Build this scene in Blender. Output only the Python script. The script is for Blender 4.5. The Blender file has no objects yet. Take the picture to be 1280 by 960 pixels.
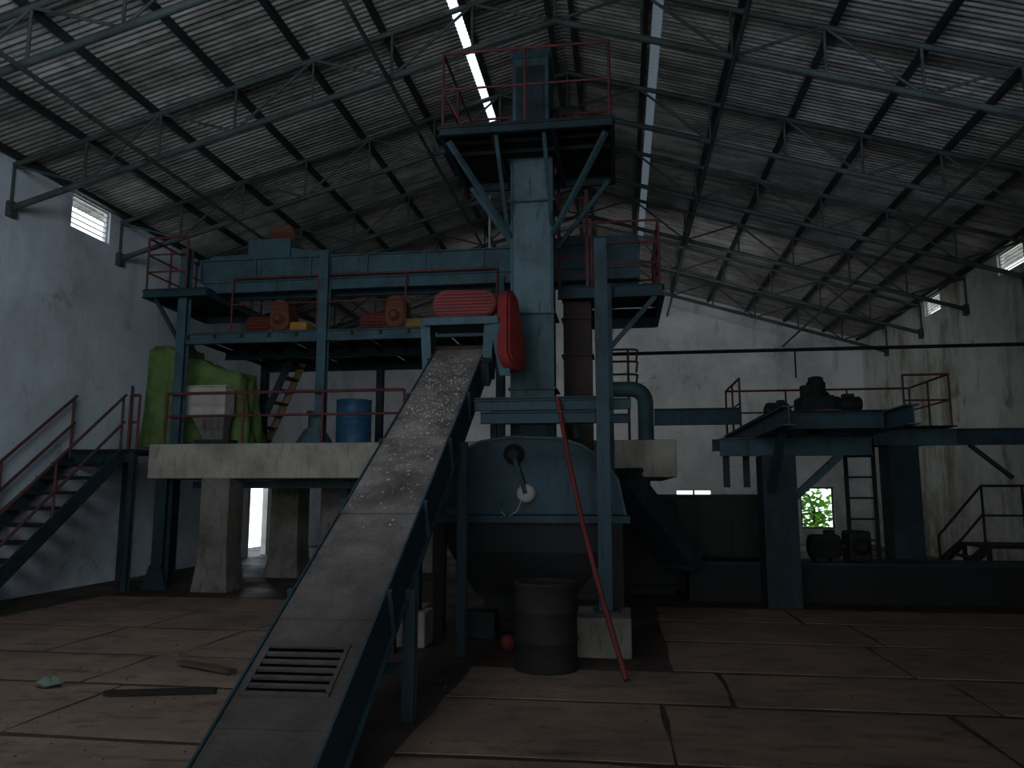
import bpy, bmesh, math, random
from mathutils import Vector as V, Matrix
random.seed(7)
SC = bpy.context.scene
C = SC.collection
pi = math.pi
# ------------------------------------------------------------------ camera model
F = 961.0
PSI = math.radians(8.0); TH = math.radians(8.0)
CAM = V((0, 0, 1.6))
_s, _c, _S, _C = math.sin(PSI), math.cos(PSI), math.sin(TH), math.cos(TH)
FW = V((-_s*_C, _c*_C, _S)); RT = V((_c, _s, 0)); UP = RT.cross(FW)
def ray(px, py): return FW + RT*((px-640)/F) + UP*((480-py)/F)
def P(px, py, Y):
    d = ray(px, py); return CAM + d*(Y/d.y)
def PZ(px, py, Zv=0.0):
    d = ray(px, py); return CAM + d*((Zv-CAM.z)/d.z)
def PW(px, py, Xv):
    d = ray(px, py); return CAM + d*(Xv/d.x)
def X(px, py, Y): return P(px, py, Y).x
def Z(px, py, Y): return P(px, py, Y).z
def R(x0, x1, y0, y1, Y):
    xm, ym = (x0+x1)/2, (y0+y1)/2
    return X(x0, ym, Y), X(x1, ym, Y), Z(xm, y1, Y), Z(xm, y0, Y)
cd = bpy.data.cameras.new('camera'); cam = bpy.data.objects.new('camera', cd); C.objects.link(cam)
cd.sensor_fit = 'HORIZONTAL'; cd.sensor_width = 36; cd.lens = F/1280*36
cam.location = CAM; cam.rotation_euler = (pi/2+TH, 0, PSI); SC.camera = cam

# ------------------------------------------------------------------ materials
def nodes(name):
    m = bpy.data.materials.new(name); m.use_nodes = True
    n = m.node_tree.nodes; l = m.node_tree.links
    n['Principled BSDF'].inputs['Specular IOR Level'].default_value = .22
    return m, n, l, n['Principled BSDF']
def noise(n, l, src, scale, detail=6, rough=.6):
    t = n.new('ShaderNodeTexNoise'); t.inputs['Scale'].default_value = scale
    t.inputs['Detail'].default_value = detail; t.inputs['Roughness'].default_value = rough
    l.new(src, t.inputs['Vector']); return t.outputs['Fac']
def ramp(n, l, src, a, b):
    r = n.new('ShaderNodeMapRange'); r.inputs[1].default_value = a; r.inputs[2].default_value = b
    l.new(src, r.inputs[0]); return r.outputs[0]
def mix(n, l, fac, a, b):
    x = n.new('ShaderNodeMix'); x.data_type = 'RGBA'
    if isinstance(fac, float): x.inputs[0].default_value = fac
    else: l.new(fac, x.inputs[0])
    for i, v in ((6, a), (7, b)):
        if isinstance(v, tuple): x.inputs[i].default_value = (*v, 1)
        else: l.new(v, x.inputs[i])
    return x.outputs[2]
def math_(n, l, op, a, b):
    x = n.new('ShaderNodeMath'); x.operation = op
    for i, v in ((0, a), (1, b)):
        if isinstance(v, (int, float)): x.inputs[i].default_value = v
        else: l.new(v, x.inputs[i])
    return x.outputs[0]
def bump(n, l, b, h, st, dist=.01):
    u = n.new('ShaderNodeBump'); u.inputs['Strength'].default_value = st; u.inputs['Distance'].default_value = dist
    l.new(h, u.inputs['Height']); l.new(u.outputs[0], b.inputs['Normal'])
def pos(n): return n.new('ShaderNodeNewGeometry').outputs['Position']
def scaled(n, l, src, sc):
    m = n.new('ShaderNodeMapping'); m.inputs['Scale'].default_value = sc; l.new(src, m.inputs['Vector']); return m.outputs[0]
def mat(name, c, c2=None, rough=.55, metal=0., scale=2.5, lo=.40, hi=.70, bs=.15, bscale=45, c3=None):
    m, n, l, b = nodes(name)
    c2 = c2 or tuple(v*.45 for v in c)
    p = pos(n)
    f = ramp(n, l, noise(n, l, p, scale, 8, .65), lo, hi)
    col = mix(n, l, f, c, c2)
    if c3:
        f3 = ramp(n, l, noise(n, l, scaled(n, l, p, (9, 9, 1.6)), 1.3, 6, .7), .54, .70)
        col = mix(n, l, f3, col, c3)
    l.new(col, b.inputs['Base Color'])
    b.inputs['Roughness'].default_value = rough
    b.inputs['Metallic'].default_value = metal
    if bs: bump(n, l, b, noise(n, l, p, bscale, 4), bs, .004)
    return m
M = {}
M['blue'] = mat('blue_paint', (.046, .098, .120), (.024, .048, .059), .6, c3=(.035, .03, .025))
M['bluemid'] = mat('shaded_blue_paint', (.023, .054, .073), (.013, .028, .037), .6, c3=(.017, .017, .016))  # darker copy of blue: dim light low down plus grease, in the colour
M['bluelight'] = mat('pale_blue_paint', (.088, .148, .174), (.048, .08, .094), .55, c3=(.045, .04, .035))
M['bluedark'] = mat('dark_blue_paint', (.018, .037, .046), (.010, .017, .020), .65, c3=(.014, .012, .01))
M['steel'] = mat('grey_green_steel', (.062, .078, .074), (.027, .032, .031), .6)
M['purlin'] = mat('dull_purlin_steel', (.028, .034, .036), (.016, .018, .017), .65)
M['black'] = mat('dark_greasy_iron', (.014, .015, .016), (.008, .0075, .007), .7)
M['darkbrown'] = mat('dark_oily_drum_steel', (.017, .0145, .013), (.008, .007, .006), .8)
M['darkgreen'] = mat('dark_green_bin_paint', (.012, .028, .016), (.008, .015, .009), .65)
M['railred'] = mat('red_oxide_paint', (.13, .034, .033), (.06, .024, .024), .6)
M['railbrown'] = mat('brown_oxide_paint', (.10, .036, .036), (.055, .024, .024), .6)
M['red'] = mat('red_machine_paint', (.23, .026, .027), (.10, .02, .02), .6)
M['rust'] = mat('rust_orange_paint', (.16, .05, .026), (.07, .026, .018), .65)
M['rustred'] = mat('dull_red_motor_paint', (.13, .024, .02), (.06, .017, .014), .6)
M['yellow'] = mat('ochre_paint', (.33, .18, .035), (.14, .08, .03), .6)
M['cyan'] = mat('bright_blue_motor_paint', (.026, .095, .185), (.016, .05, .09), .55)
M['concrete'] = mat('cast_concrete', (.36, .335, .285), (.20, .18, .15), .85, scale=1.6, bs=.35, bscale=25, c3=(.15, .13, .10))
M['concretedark'] = mat('grimy_concrete', (.17, .155, .135), (.075, .066, .056), .85, scale=2.2, bs=.35, bscale=25, c3=(.06, .05, .042))
M['cream'] = mat('cream_paint', (.50, .475, .42), (.31, .285, .25), .6)
M['tarp'] = mat('green_tarpaulin', (.125, .20, .058), (.062, .108, .034), .75, scale=4)
M['brownduct'] = mat('rusty_brown_sheet', (.045, .033, .027), (.024, .018, .016), .7)
# worn floor sheet
m, n, l, b = nodes('rusty_floor_sheet'); p = pos(n)
f1 = ramp(n, l, noise(n, l, p, .9, 9, .7), .34, .66)
col = mix(n, l, f1, (.265, .178, .130), (.125, .088, .07))
f2 = ramp(n, l, noise(n, l, scaled(n, l, p, (1.2, 4.5, 1)), 1.4, 8, .7), .52, .68)
col = mix(n, l, math_(n, l, 'MULTIPLY', f2, .82), col, (.05, .039, .033))
f3 = ramp(n, l, noise(n, l, p, 9, 7, .75), .54, .7)
col = mix(n, l, math_(n, l, 'MULTIPLY', f3, .5), col, (.22, .165, .135))
l.new(col, b.inputs['Base Color']); b.inputs['Roughness'].default_value = .8
bump(n, l, b, noise(n, l, p, 7, 8, .7), .5, .012); M['sheet'] = m
M['wood'] = mat('old_plank', (.085, .054, .036), (.045, .03, .022), .8)
M['wood2'] = mat('pale_timber', (.26, .165, .085), (.13, .085, .05), .8)
M['pale'] = mat('pale_grey_paint', (.32, .32, .30), (.18, .18, .16), .6)
M['leaf'] = mat('leaf_green', (.22, .48, .05), (.12, .32, .04), .6)
M['litter'] = mat('pale_green_plastic', (.11, .16, .13), (.06, .09, .07), .5)
# corrugated roof sheet
m, n, l, b = nodes('asbestos_cement_sheet'); p = pos(n)
f1 = ramp(n, l, noise(n, l, p, .5, 9, .72), .34, .62)
col = mix(n, l, f1, (.48, .47, .44), (.19, .185, .17))
f2 = ramp(n, l, noise(n, l, scaled(n, l, p, (.35, 5.5, .35)), 1.2, 7, .7), .44, .66)
col = mix(n, l, math_(n, l, 'MULTIPLY', f2, .88), col, (.09, .086, .08))
f3 = ramp(n, l, noise(n, l, p, 2.3, 8, .75), .53, .66)
col = mix(n, l, math_(n, l, 'MULTIPLY', f3, .65), col, (.08, .075, .07))
l.new(col, b.inputs['Base Color']); b.inputs['Roughness'].default_value = .85
bump(n, l, b, noise(n, l, p, 30, 3), .2, .005); M['roof'] = m
# translucent strip
m, n, l, b = nodes('dusty_translucent_sheet'); b.inputs['Base Color'].default_value = (.5, .54, .56, 1); b.inputs['Roughness'].default_value = .5
tr = n.new('ShaderNodeBsdfTranslucent'); tr.inputs[0].default_value = (.06, .064, .067, 1)
mx = n.new('ShaderNodeMixShader'); mx.inputs[0].default_value = .8
l.new(b.outputs[0], mx.inputs[1]); l.new(tr.outputs[0], mx.inputs[2]); l.new(mx.outputs[0], n['Material Output'].inputs[0]); M['trans'] = m
# whitewashed walls
def wallmat(name, c, mold, lo2, amt, lowamt):
    m, n, l, b = nodes(name); p = pos(n)
    f1 = ramp(n, l, noise(n, l, p, .5, 9, .68), .38, .64)
    col = mix(n, l, f1, c, tuple(v*.66 for v in c))
    f2 = ramp(n, l, noise(n, l, scaled(n, l, p, (1.0, 1.0, .30)), 1.0, 9, .75), lo2, lo2+.15)
    col = mix(n, l, math_(n, l, 'MULTIPLY', f2, amt), col, mold)
    f4 = ramp(n, l, noise(n, l, p, 1.1, 9, .75), .58, .66)
    col = mix(n, l, math_(n, l, 'MULTIPLY', f4, .7), col, tuple(v*.8 for v in mold))
    sx = n.new('ShaderNodeSeparateXYZ'); l.new(p, sx.inputs[0])
    low = ramp(n, l, sx.outputs['Z'], 3.2, .1)
    fl = math_(n, l, 'MULTIPLY', math_(n, l, 'MULTIPLY', low, ramp(n, l, noise(n, l, p, 1.1, 8, .7), .3, .62)), lowamt)
    col = mix(n, l, fl, col, tuple(v*.55 for v in mold))
    l.new(col, b.inputs['Base Color']); b.inputs['Roughness'].default_value = .9
    bump(n, l, b, noise(n, l, p, 12, 6), .25, .01); return m
M['wall'] = wallmat('whitewashed_plaster', (.68, .75, .82), (.32, .33, .35), .54, .5, .4)
M['wallr'] = wallmat('mouldy_plaster', (.64, .65, .60), (.15, .14, .085), .50, .8, .9)
M['wallb'] = wallmat('stained_plaster', (.72, .74, .74), (.20, .19, .165), .54, .7, .6)
# floor
m, n, l, b = nodes('dirty_brown_floor'); p = pos(n)
f1 = ramp(n, l, noise(n, l, p, .8, 9, .65), .36, .64)
col = mix(n, l, f1, (.07, .05, .04), (.03, .023, .02))
f2 = ramp(n, l, noise(n, l, p, 6, 6, .7), .55, .75)
col = mix(n, l, f2, col, (.10, .073, .06))
l.new(col, b.inputs['Base Color']); l.new(ramp(n, l, f1, -1.4, 1.5), b.inputs['Roughness'])
bump(n, l, b, noise(n, l, p, 9, 7), .4, .02); M['floor'] = m
# dusty belt cover
m, n, l, b = nodes('dust_caked_cover'); p = pos(n)
f1 = ramp(n, l, noise(n, l, p, 3.2, 9, .7), .34, .64)
col = mix(n, l, f1, (.245, .222, .208), (.10, .088, .084))
vo = n.new('ShaderNodeTexVoronoi'); vo.inputs['Scale'].default_value = 24; l.new(p, vo.inputs['Vector'])
f2 = math_(n, l, 'MULTIPLY', ramp(n, l, vo.outputs['Distance'], .28, .12), ramp(n, l, noise(n, l, p, 2.2, 4), .42, .58))
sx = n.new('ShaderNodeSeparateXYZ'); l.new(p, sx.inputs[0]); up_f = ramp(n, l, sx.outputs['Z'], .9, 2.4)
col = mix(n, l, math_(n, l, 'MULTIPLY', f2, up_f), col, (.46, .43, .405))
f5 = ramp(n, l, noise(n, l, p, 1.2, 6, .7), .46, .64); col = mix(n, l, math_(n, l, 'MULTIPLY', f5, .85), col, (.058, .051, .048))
f6 = ramp(n, l, sx.outputs['Z'], 2.0, .5); col = mix(n, l, math_(n, l, 'MULTIPLY', f6, .75), col, (.046, .04, .038))  # darkens toward the floor: grime plus dimmer low light, both in the colour
l.new(col, b.inputs['Base Color']); b.inputs['Roughness'].default_value = .9
bump(n, l, b, noise(n, l, p, 28, 6, .7), .8, .016); M['dust'] = m
M['lump'] = mat('pale_meal_lump', (.38, .35, .32), (.21, .19, .17), .9)
M['chip'] = mat('dry_floor_crumbs', (.085, .064, .054), (.04, .031, .028), .9)

# ------------------------------------------------------------------ mesh builder
ORG = {}
class MB:
    def __init__(s, xf=None): s.v = []; s.f = []; s.sm = []; s.xf = xf
    def add(s, vs, fs, smooth=False):
        o = len(s.v)
        for q in vs:
            q = V(q); s.v.append(s.xf @ q if s.xf else q)
        for f in fs: s.f.append([o+i for i in f]); s.sm.append(smooth)
        return s
    def box(s, x0, x1, y0, y1, z0, z1):
        vs = [(x0,y0,z0),(x1,y0,z0),(x1,y1,z0),(x0,y1,z0),(x0,y0,z1),(x1,y0,z1),(x1,y1,z1),(x0,y1,z1)]
        return s.add(vs, [(0,3,2,1),(4,5,6,7),(0,1,5,4),(1,2,6,5),(2,3,7,6),(3,0,4,7)])
    def fr(s, p, q, up=None):
        d = (q-p).normalized(); up = V(up) if up else V((0,0,1))
        a = d.cross(up)
        if a.length < 1e-3: a = d.cross(V((0,1,0)))
        a.normalize(); return d, a, a.cross(d)
    def bar(s, p, q, w, h=None, up=None, oa=0, ot=0):
        p, q = V(p), V(q); h = h or w; d, a, t = s.fr(p, q, up)
        vs = []
        for e in (p, q):
            e = e+a*oa+t*ot
            vs += [e-a*w/2-t*h/2, e+a*w/2-t*h/2, e+a*w/2+t*h/2, e-a*w/2+t*h/2]
        return s.add(vs, [(0,1,2,3),(7,6,5,4),(0,4,5,1),(1,5,6,2),(2,6,7,3),(3,7,4,0)])
    def ib(s, p, q, w, h, t=.014, up=None):
        s.bar(p, q, w, t, up, 0, h/2-t/2); s.bar(p, q, w, t, up, 0, -h/2+t/2); return s.bar(p, q, t, h-2*t, up)
    def ring(s, c, a, t, r, k): return [c+a*(r*math.cos(2*pi*i/k))+t*(r*math.sin(2*pi*i/k)) for i in range(k)]
    def loft(s, rings, smooth=True, caps=True):
        k = len(rings[0]); vs = [q for r in rings for q in r]; fs = []
        for j in range(len(rings)-1):
            for i in range(k):
                fs.append((j*k+i, j*k+(i+1)%k, (j+1)*k+(i+1)%k, (j+1)*k+i))
        s.add(vs, fs, smooth)
        if caps:
            s.add(list(rings[0]), [tuple(range(k))[::-1]]); s.add(list(rings[-1]), [tuple(range(k))])
        return s
    def tube(s, p, q, r, k=10):
        p, q = V(p), V(q); d, a, t = s.fr(p, q); return s.loft([s.ring(p, a, t, r, k), s.ring(q, a, t, r, k)])
    def path(s, pts, r, k=8):
        pts = [V(q) for q in pts]
        for a, b in zip(pts, pts[1:]): s.tube(a, b, r, k)
        for q in pts[1:-1]: s.ball(q, r*1.02)
        return s
    def bend(s, pts, r, k=14):
        pts = [V(q) for q in pts]; rings = []
        for i, q in enumerate(pts):
            d = (pts[min(i+1, len(pts)-1)]-pts[max(i-1, 0)]).normalized()
            a = d.cross(V((0,1,0)))
            if a.length < 1e-3: a = d.cross(V((0,0,1)))
            a.normalize(); rings.append(s.ring(q, a, a.cross(d), r, k))
        return s.loft(rings)
    def ball(s, c, r, k=8, squash=1):
        c = V(c); rings = []
        for j in range(1, 6):
            th = pi*j/6
            rings.append([c+V((r*math.sin(th)*math.cos(2*pi*i/k), r*math.sin(th)*math.sin(2*pi*i/k), -r*squash*math.cos(th))) for i in range(k)])
        return s.loft(rings)
    def lathe(s, prof, base, axis=(0,0,1), k=24, smooth=True):
        base = V(base); ax = V(axis).normalized(); a = ax.cross(V((0,1,0)))
        if a.length < 1e-3: a = ax.cross(V((1,0,0)))
        a.normalize(); t = ax.cross(a)
        return s.loft([s.ring(base+ax*h, a, t, max(r, .001), k) for r, h in prof], smooth)
    def prism(s, poly, y0, y1):
        k = len(poly); vs = [(x, y0, z) for x, z in poly]+[(x, y1, z) for x, z in poly]
        return s.add(vs, [tuple(range(k)), tuple(range(k, 2*k))[::-1]]+[(i, i+k, (i+1)%k+k, (i+1)%k) for i in range(k)])
    def build(s, name, m, parent=None, label=None, cat=None, group=None, kind=None, bev=0):
        me = bpy.data.meshes.new(name)
        if parent is None:
            xs = [v.x for v in s.v]; ys = [v.y for v in s.v]; zs = [v.z for v in s.v]
            o0 = V(((min(xs)+max(xs))/2, (min(ys)+max(ys))/2, min(zs)))
        else: o0 = ORG[parent.name]
        me.from_pydata([tuple(v-o0) for v in s.v], [], s.f)
        for pl, sm in zip(me.polygons, s.sm): pl.use_smooth = sm
        bm = bmesh.new(); bm.from_mesh(me); bmesh.ops.recalc_face_normals(bm, faces=bm.faces); bm.to_mesh(me); bm.free()
        me.materials.append(M[m] if isinstance(m, str) else m)
        o = bpy.data.objects.new(name, me); C.objects.link(o)
        if parent is None: o.location = o0
        else: o.parent = parent
        ORG[o.name] = o0
        if bev:
            bv = o.modifiers.new('bevel', 'BEVEL'); bv.width = bev; bv.segments = 3 if bev > .05 else 2; bv.limit_method = 'ANGLE'
        return tag(o, label, cat, group, kind)
def tag(o, label=None, cat=None, group=None, kind=None):
    for k, v in (('label', label), ('category', cat), ('group', group), ('kind', kind)):
        if v: o[k] = v
    return o
def thing(name, loc, label, cat, group=None):
    o = bpy.data.objects.new(name, None); o.location = loc; o.empty_display_size = .2; C.objects.link(o)
    ORG[o.name] = V(loc); return tag(o, label, cat, group)
def copy_tree(o, parent=None):
    c = o.copy(); C.objects.link(c); c.parent = parent
    for ch in list(o.children): copy_tree(ch, c)
    return c
def rail(parent, pts, h, m, step=1.2, r=.02, mids=(.5,)):
    pts = [V(q) for q in pts]; up = V((0,0,h)); spots = []
    for a, b in zip(pts, pts[1:]):
        k = max(1, round((b-a).length/step))
        spots += [a+(b-a)*(i/k) for i in range(k)]
    if (pts[0]-pts[-1]).length > 1e-3: spots.append(pts[-1])
    for q in spots: MB().tube(q, q+up, r).build('post', m, parent)
    MB().path([q+up for q in pts], r*1.1).build('top_rail', m, parent)
    for f in mids: MB().path([q+up*f for q in pts], r*.85).build('mid_rail', m, parent)
def ladder(name, p, q, w, side, m, label, cat='ladder', step=.3, sw=.05):
    p, q = V(p), V(q); t = thing(name, p, label, cat); side = V(side)
    for e in (-1, 1): MB().bar(p+side*(e*w/2), q+side*(e*w/2), sw, .03).build('stringer', m, t)
    k = int((q-p).length/step)
    for i in range(1, k+1):
        c = p+(q-p)*((i-.4)/k); MB().tube(c-side*w/2, c+side*w/2, .016).build('rung', m, t)
    return t
def motor(name, loc, L, r, ang, m, mt, label, group=None, mbase='black', cat='motor'):
    t = thing(name, loc, label, cat, group); xf = Matrix.Translation(V(loc)) @ Matrix.Rotation(ang, 4, 'Z')
    h = r*1.2; b = MB(xf); k = 56; rings = []
    for x, s in ((-L*.36, .9), (-L*.36, 1), (L*.30, 1), (L*.30, .9)):
        rings.append([V((x, r*s*(1 if i % 2 else .92)*math.cos(2*pi*i/k), h+r*s*(1 if i % 2 else .92)*math.sin(2*pi*i/k))) for i in range(k)])
    b.loft(rings, False); b.build('body', m, t)
    MB(xf).lathe([(r*.5, 0), (r*.95, .03), (r*.98, L*.12)], (-L*.48, 0, h), (1,0,0)).build('fan_cover', m, t)
    MB(xf).lathe([(r*.95, 0), (r*.9, L*.06), (r*.45, L*.1)], (L*.30, 0, h), (1,0,0)).build('end_bell', m, t)
    MB(xf).lathe([(r*.14, 0), (r*.14, L*.12)], (L*.38, 0, h), (1,0,0), 12).build('shaft', 'steel', t)
    MB(xf).box(-L*.02, L*.24, -r*.35, r*.35, h+r*.9, h+r*1.35).build('terminal_box', mt, t, bev=.01)
    for x in (-L*.25, L*.18): MB(xf).box(x-.05, x+.05, -r*.85, r*.85, 0, h-r*.78).build('foot', mbase, t)
    return t

# ------------------------------------------------------------------ the hall
XL, XR, YB, YF = -9.2, 7.7, 25.5, -4.0
RX, RZ, SL, SR = -0.8, 8.24, .28, .31
def zb(x): return RZ-SL*(RX-x) if x < RX else RZ-SR*(x-RX)
ROOF = .87
MB().box(XL-1.5, XR+1.5, YF-4, YB+9, -.2, 0).build('floor', 'floor', kind='structure')
def cells(mb, u0, u1, z0, z1, holes, put):
    us = sorted({u0, u1, *[h[0] for h in holes], *[h[1] for h in holes]}); zs = sorted({z0, z1, *[h[2] for h in holes], *[h[3] for h in holes]})
    for a, b in zip(us, us[1:]):
        for c, d in zip(zs, zs[1:]):
            um, zm = (a+b)/2, (c+d)/2
            if not any(h[0] < um < h[1] and h[2] < zm < h[3] for h in holes): put(a, b, c, d)
def side_hole(Xv, x0, x1, y0, y1):
    a = PW(x0, y0, Xv); c = PW(x0, y1, Xv); b_ = PW(x1, y0, Xv)
    ys = sorted((a.y, b_.y)); return (ys[0], ys[1], c.z, a.z)
topL = zb(XL)+ROOF-.05; topR = zb(XR)+ROOF-.05
h1 = list(side_hole(XL, 92, 141, 240, 284)); h1[3] = min(h1[3], topL-.03)
h2 = list(side_hole(XL, 366, 384, 600, 690)); h2[2] = 0.0; h2[3] = 2.3
h2b = list(side_hole(XL, 312, 336, 600, 690)); h2b[2] = 0.0; h2b[3] = 2.3
h3 = list(side_hole(XR, 1245, 1279, 314, 347)); h3[3] = min(h3[3], topR-.03)
h4 = list(side_hole(XR, 1154, 1174, 362, 398)); h4[3] = min(h4[3], topR-.03)
hW = 0.14
w = MB(); cells(w, YF, YB, 0, topL, [h1, h2, h2b], lambda a, b, c, d: w.box(XL-hW, XL, a, b, c, d)); w.build('wall_left', 'wall', kind='structure')
w2 = MB(); cells(w2, YF, YB, 0, topR, [h3, h4], lambda a, b, c, d: w2.box(XR, XR+hW, a, b, c, d)); w2.build('wall_right', 'wallr', kind='structure')
def back_hole(x0, x1, y0, y1): return R(x0, x1, y0, y1, YB)
h6 = back_hole(1001, 1043, 609, 661); h7 = back_hole(846, 889, 612, 623)
w3 = MB(); cells(w3, XL, XR, 0, 6.2, [h6, h7], lambda a, b, c, d: w3.box(a, b, YB, YB+.25, c, d))
w3.prism([(XL, 6.2), (XR, 6.2), (XR, topR), (RX, RZ+ROOF-.05), (XL, topL)], YB, YB+.25); w3.build('wall_back', 'wallb', kind='structure')
w4 = MB(); cells(w4, XL, XR, 0, 6.2, [(-4.2, 2.4, 0, 4.8)], lambda a, b, c, d: w4.box(a, b, YF-.25, YF, c, d))
w4.prism([(XL, 6.2), (XR, 6.2), (XR, topR), (RX, RZ+ROOF-.05), (XL, topL)], YF-.25, YF); w4.build('wall_front', 'wall', kind='structure')
def louvre(i, Xv, h, out):
    b = MB(); y0, y1, z0, z1 = h; x0, x1 = sorted((Xv+out*.05, Xv+out*.08)); e = .025
    b.box(x0, x1, y0, y0+e, z0, z1); b.box(x0, x1, y1-e, y1, z0, z1); b.box(x0, x1, y0, y1, z0, z0+e); b.box(x0, x1, y0, y1, z1-e, z1)
    k = 6
    for j in range(1, k):
        z = z0+(z1-z0)*j/k; b.box(x0, x1, y0+e, y1-e, z-.006, z+.006)
    b.build('window_%d' % i, 'cream', kind='structure')
louvre(1, XL, h1, -1); louvre(2, XR, h3, 1); louvre(3, XR, h4, 1)
b = MB(); x0, x1, z0, z1 = h6
b.box(x0, x0+.05, YB+.05, YB+.12, z0, z1); b.box(x1-.05, x1, YB+.05, YB+.12, z0, z1); b.box(x0, x1, YB+.05, YB+.12, z0, z0+.05); b.box(x0, x1, YB+.05, YB+.12, z1-.05, z1)
b.build('window_4', 'steel', kind='structure')
b = MB(); x0, x1, z0, z1 = h7
b.box(x0, x1, YB+.05, YB+.12, z0, z0+.03); b.box(x0, x1, YB+.05, YB+.12, z1-.03, z1); b.box((x0+x1)/2-.03, (x0+x1)/2+.03, YB+.05, YB+.12, z0, z1)
b.build('window_5', 'steel', kind='structure')
def doorframe(i, Xv, h, out):
    y0, y1, z0, z1 = h; xa, xb = sorted((Xv-out*.02, Xv+out*(hW-.02))); b = MB()
    b.box(xa, xb, y0, y0+.06, 0, z1); b.box(xa, xb, y1-.06, y1, 0, z1); b.box(xa, xb, y0, y1, z1-.06, z1); b.build('door_%d' % i, 'cream', kind='structure')
doorframe(1, XL, h2, -1); doorframe(2, XL, h2b, -1)
# corrugated roof
def corr(mb, x0, x1, y0, y1, pitch=.1, amp=.016, lift=0):
    k = int(round((y1-y0)/pitch*6)); vs = []; fs = []
    for i in range(k+1):
        y = y0+(y1-y0)*i/k; dz = amp*math.sin(2*pi*y/pitch)+ROOF+lift
        vs += [(x0, y, zb(x0)+dz), (x1, y, zb(x1)+dz)]
        if i: fs.append((2*i-2, 2*i-1, 2*i+1, 2*i))
    mb.add(vs, fs, True)
y0r, y1r = YF-.3, YB+.4
S1 = (-2.37, -2.24, 7.6, 13.8); S2 = (.60, .75, 5.0, 21.0)
c_ = MB()
xsr = [XL-.4, -5.5, S1[0], S1[1], RX, S2[0], S2[1], 4.2, XR+.5]
for a, b_ in zip(xsr, xsr[1:]):
    for S in (S1, S2):
        if abs(a-S[0]) < 1e-6:
            corr(c_, a, b_, y0r, S[2]); corr(c_, a, b_, S[3], y1r); break
    else: corr(c_, a, b_, y0r, y1r)
for sgn, sl in ((-1, SL), (1, -SR)):
    c_.add([(RX, y0r, RZ+ROOF+.05), (RX, y1r, RZ+ROOF+.05), (RX+sgn*.25, y1r, RZ+ROOF-.03), (RX+sgn*.25, y0r, RZ+ROOF-.03)], [(0,1,2,3)])
c_.build('ceiling', 'roof', kind='structure')
t_ = MB(); corr(t_, S2[0]-.05, S2[1]+.05, S2[2]-.1, S2[3]+.1, lift=.012); t_.build('window_6', 'trans', kind='structure')
# trusses
NP = 7
def truss(Y):
    t = thing('roof_truss', (RX, Y, 0), 'x', 'roof truss')
    L = [XL+.03+(RX-XL-.03)*i/NP for i in range(NP+1)]; Rr = [RX+(XR-.03-RX)*i/NP for i in range(NP+1)]
    o = V((0,0,.7)); g = lambda x: V((x, Y, zb(x)))
    MB().path([g(L[0])+o, g(RX)+o, g(Rr[-1])+o], .042).build('top_chord', 'steel', t)
    MB().path([g(L[0]), g(RX), g(Rr[-1])], .05).build('bottom_chord', 'steel', t)
    xs = L+Rr[1:]
    for i, x in enumerate(xs): MB().tube(g(x), g(x)+o, .022, 8).build('strut', 'steel', t)
    for i in range(len(xs)-1):
        a, b = (xs[i], xs[i+1])
        if (i % 2 == 0): MB().tube(g(a)+o, g(b), .022, 8).build('diagonal', 'steel', t)
        else: MB().tube(g(a), g(b)+o, .022, 8).build('diagonal', 'steel', t)
    for x in (XL+.05, XR-.05): MB().box(x-.045, x+.045, Y-.07, Y+.07, zb(x)-.14, zb(x)+.1).build('bearing_plate', 'steel', t)
    return t
tl = ['nearest roof truss, seen only at the upper corners of the photo', 'roof truss crossing right above the tower head, its apex over the red top railing',
      'first roof truss behind the tower head', 'second roof truss behind the tower head', 'third roof truss behind the tower head', 'fourth roof truss behind the tower head, small near the back wall',
      'farthest roof truss, standing closest to the back gable wall']
t0 = truss(7.5)
for i in range(7):
    t = t0 if i == 0 else copy_tree(t0); t.location.y = 7.5+2.6*i; tag(t, tl[i], 'roof truss', 'roof trusses')
ordn = ['first', 'second', 'third', 'fourth', 'fifth', 'sixth', 'seventh', 'eighth']
for sd, xe in (('left', XL), ('right', XR)):
    for i in range(NP+1):
        x = RX+(xe-RX)*min((i+.15)/NP*.985, .985)
        if x-.05 < S2[1]+.05 and x+.05 > S2[0]-.05: x = S2[0]-.1
        z = zb(x)+.7+.045
        MB().box(x-.04, x+.04, YF+.1, YB-.02, z, z+.09).build('purlin', 'purlin', None, '%s steel purlin down from the ridge on the %s roof slope' % (ordn[i], sd), 'purlin', 'purlins under the roof sheets')
for sd, x, wh in (('left', RX-2*(RX-XL)/NP, 'upper'), ('left', RX-5*(RX-XL)/NP, 'lower'), ('right', RX+2*(XR-RX)/NP, 'upper'), ('right', RX+5*(XR-RX)/NP, 'lower')):
    MB().tube((x, YF+.1, zb(x)-.085), (x, YB-.02, zb(x)-.085), .032).build('tie_pipe', 'steel', None, '%s long steel tie pipe running under the trusses of the %s roof slope' % (wh, sd), 'pipe', 'tie pipes')

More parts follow.
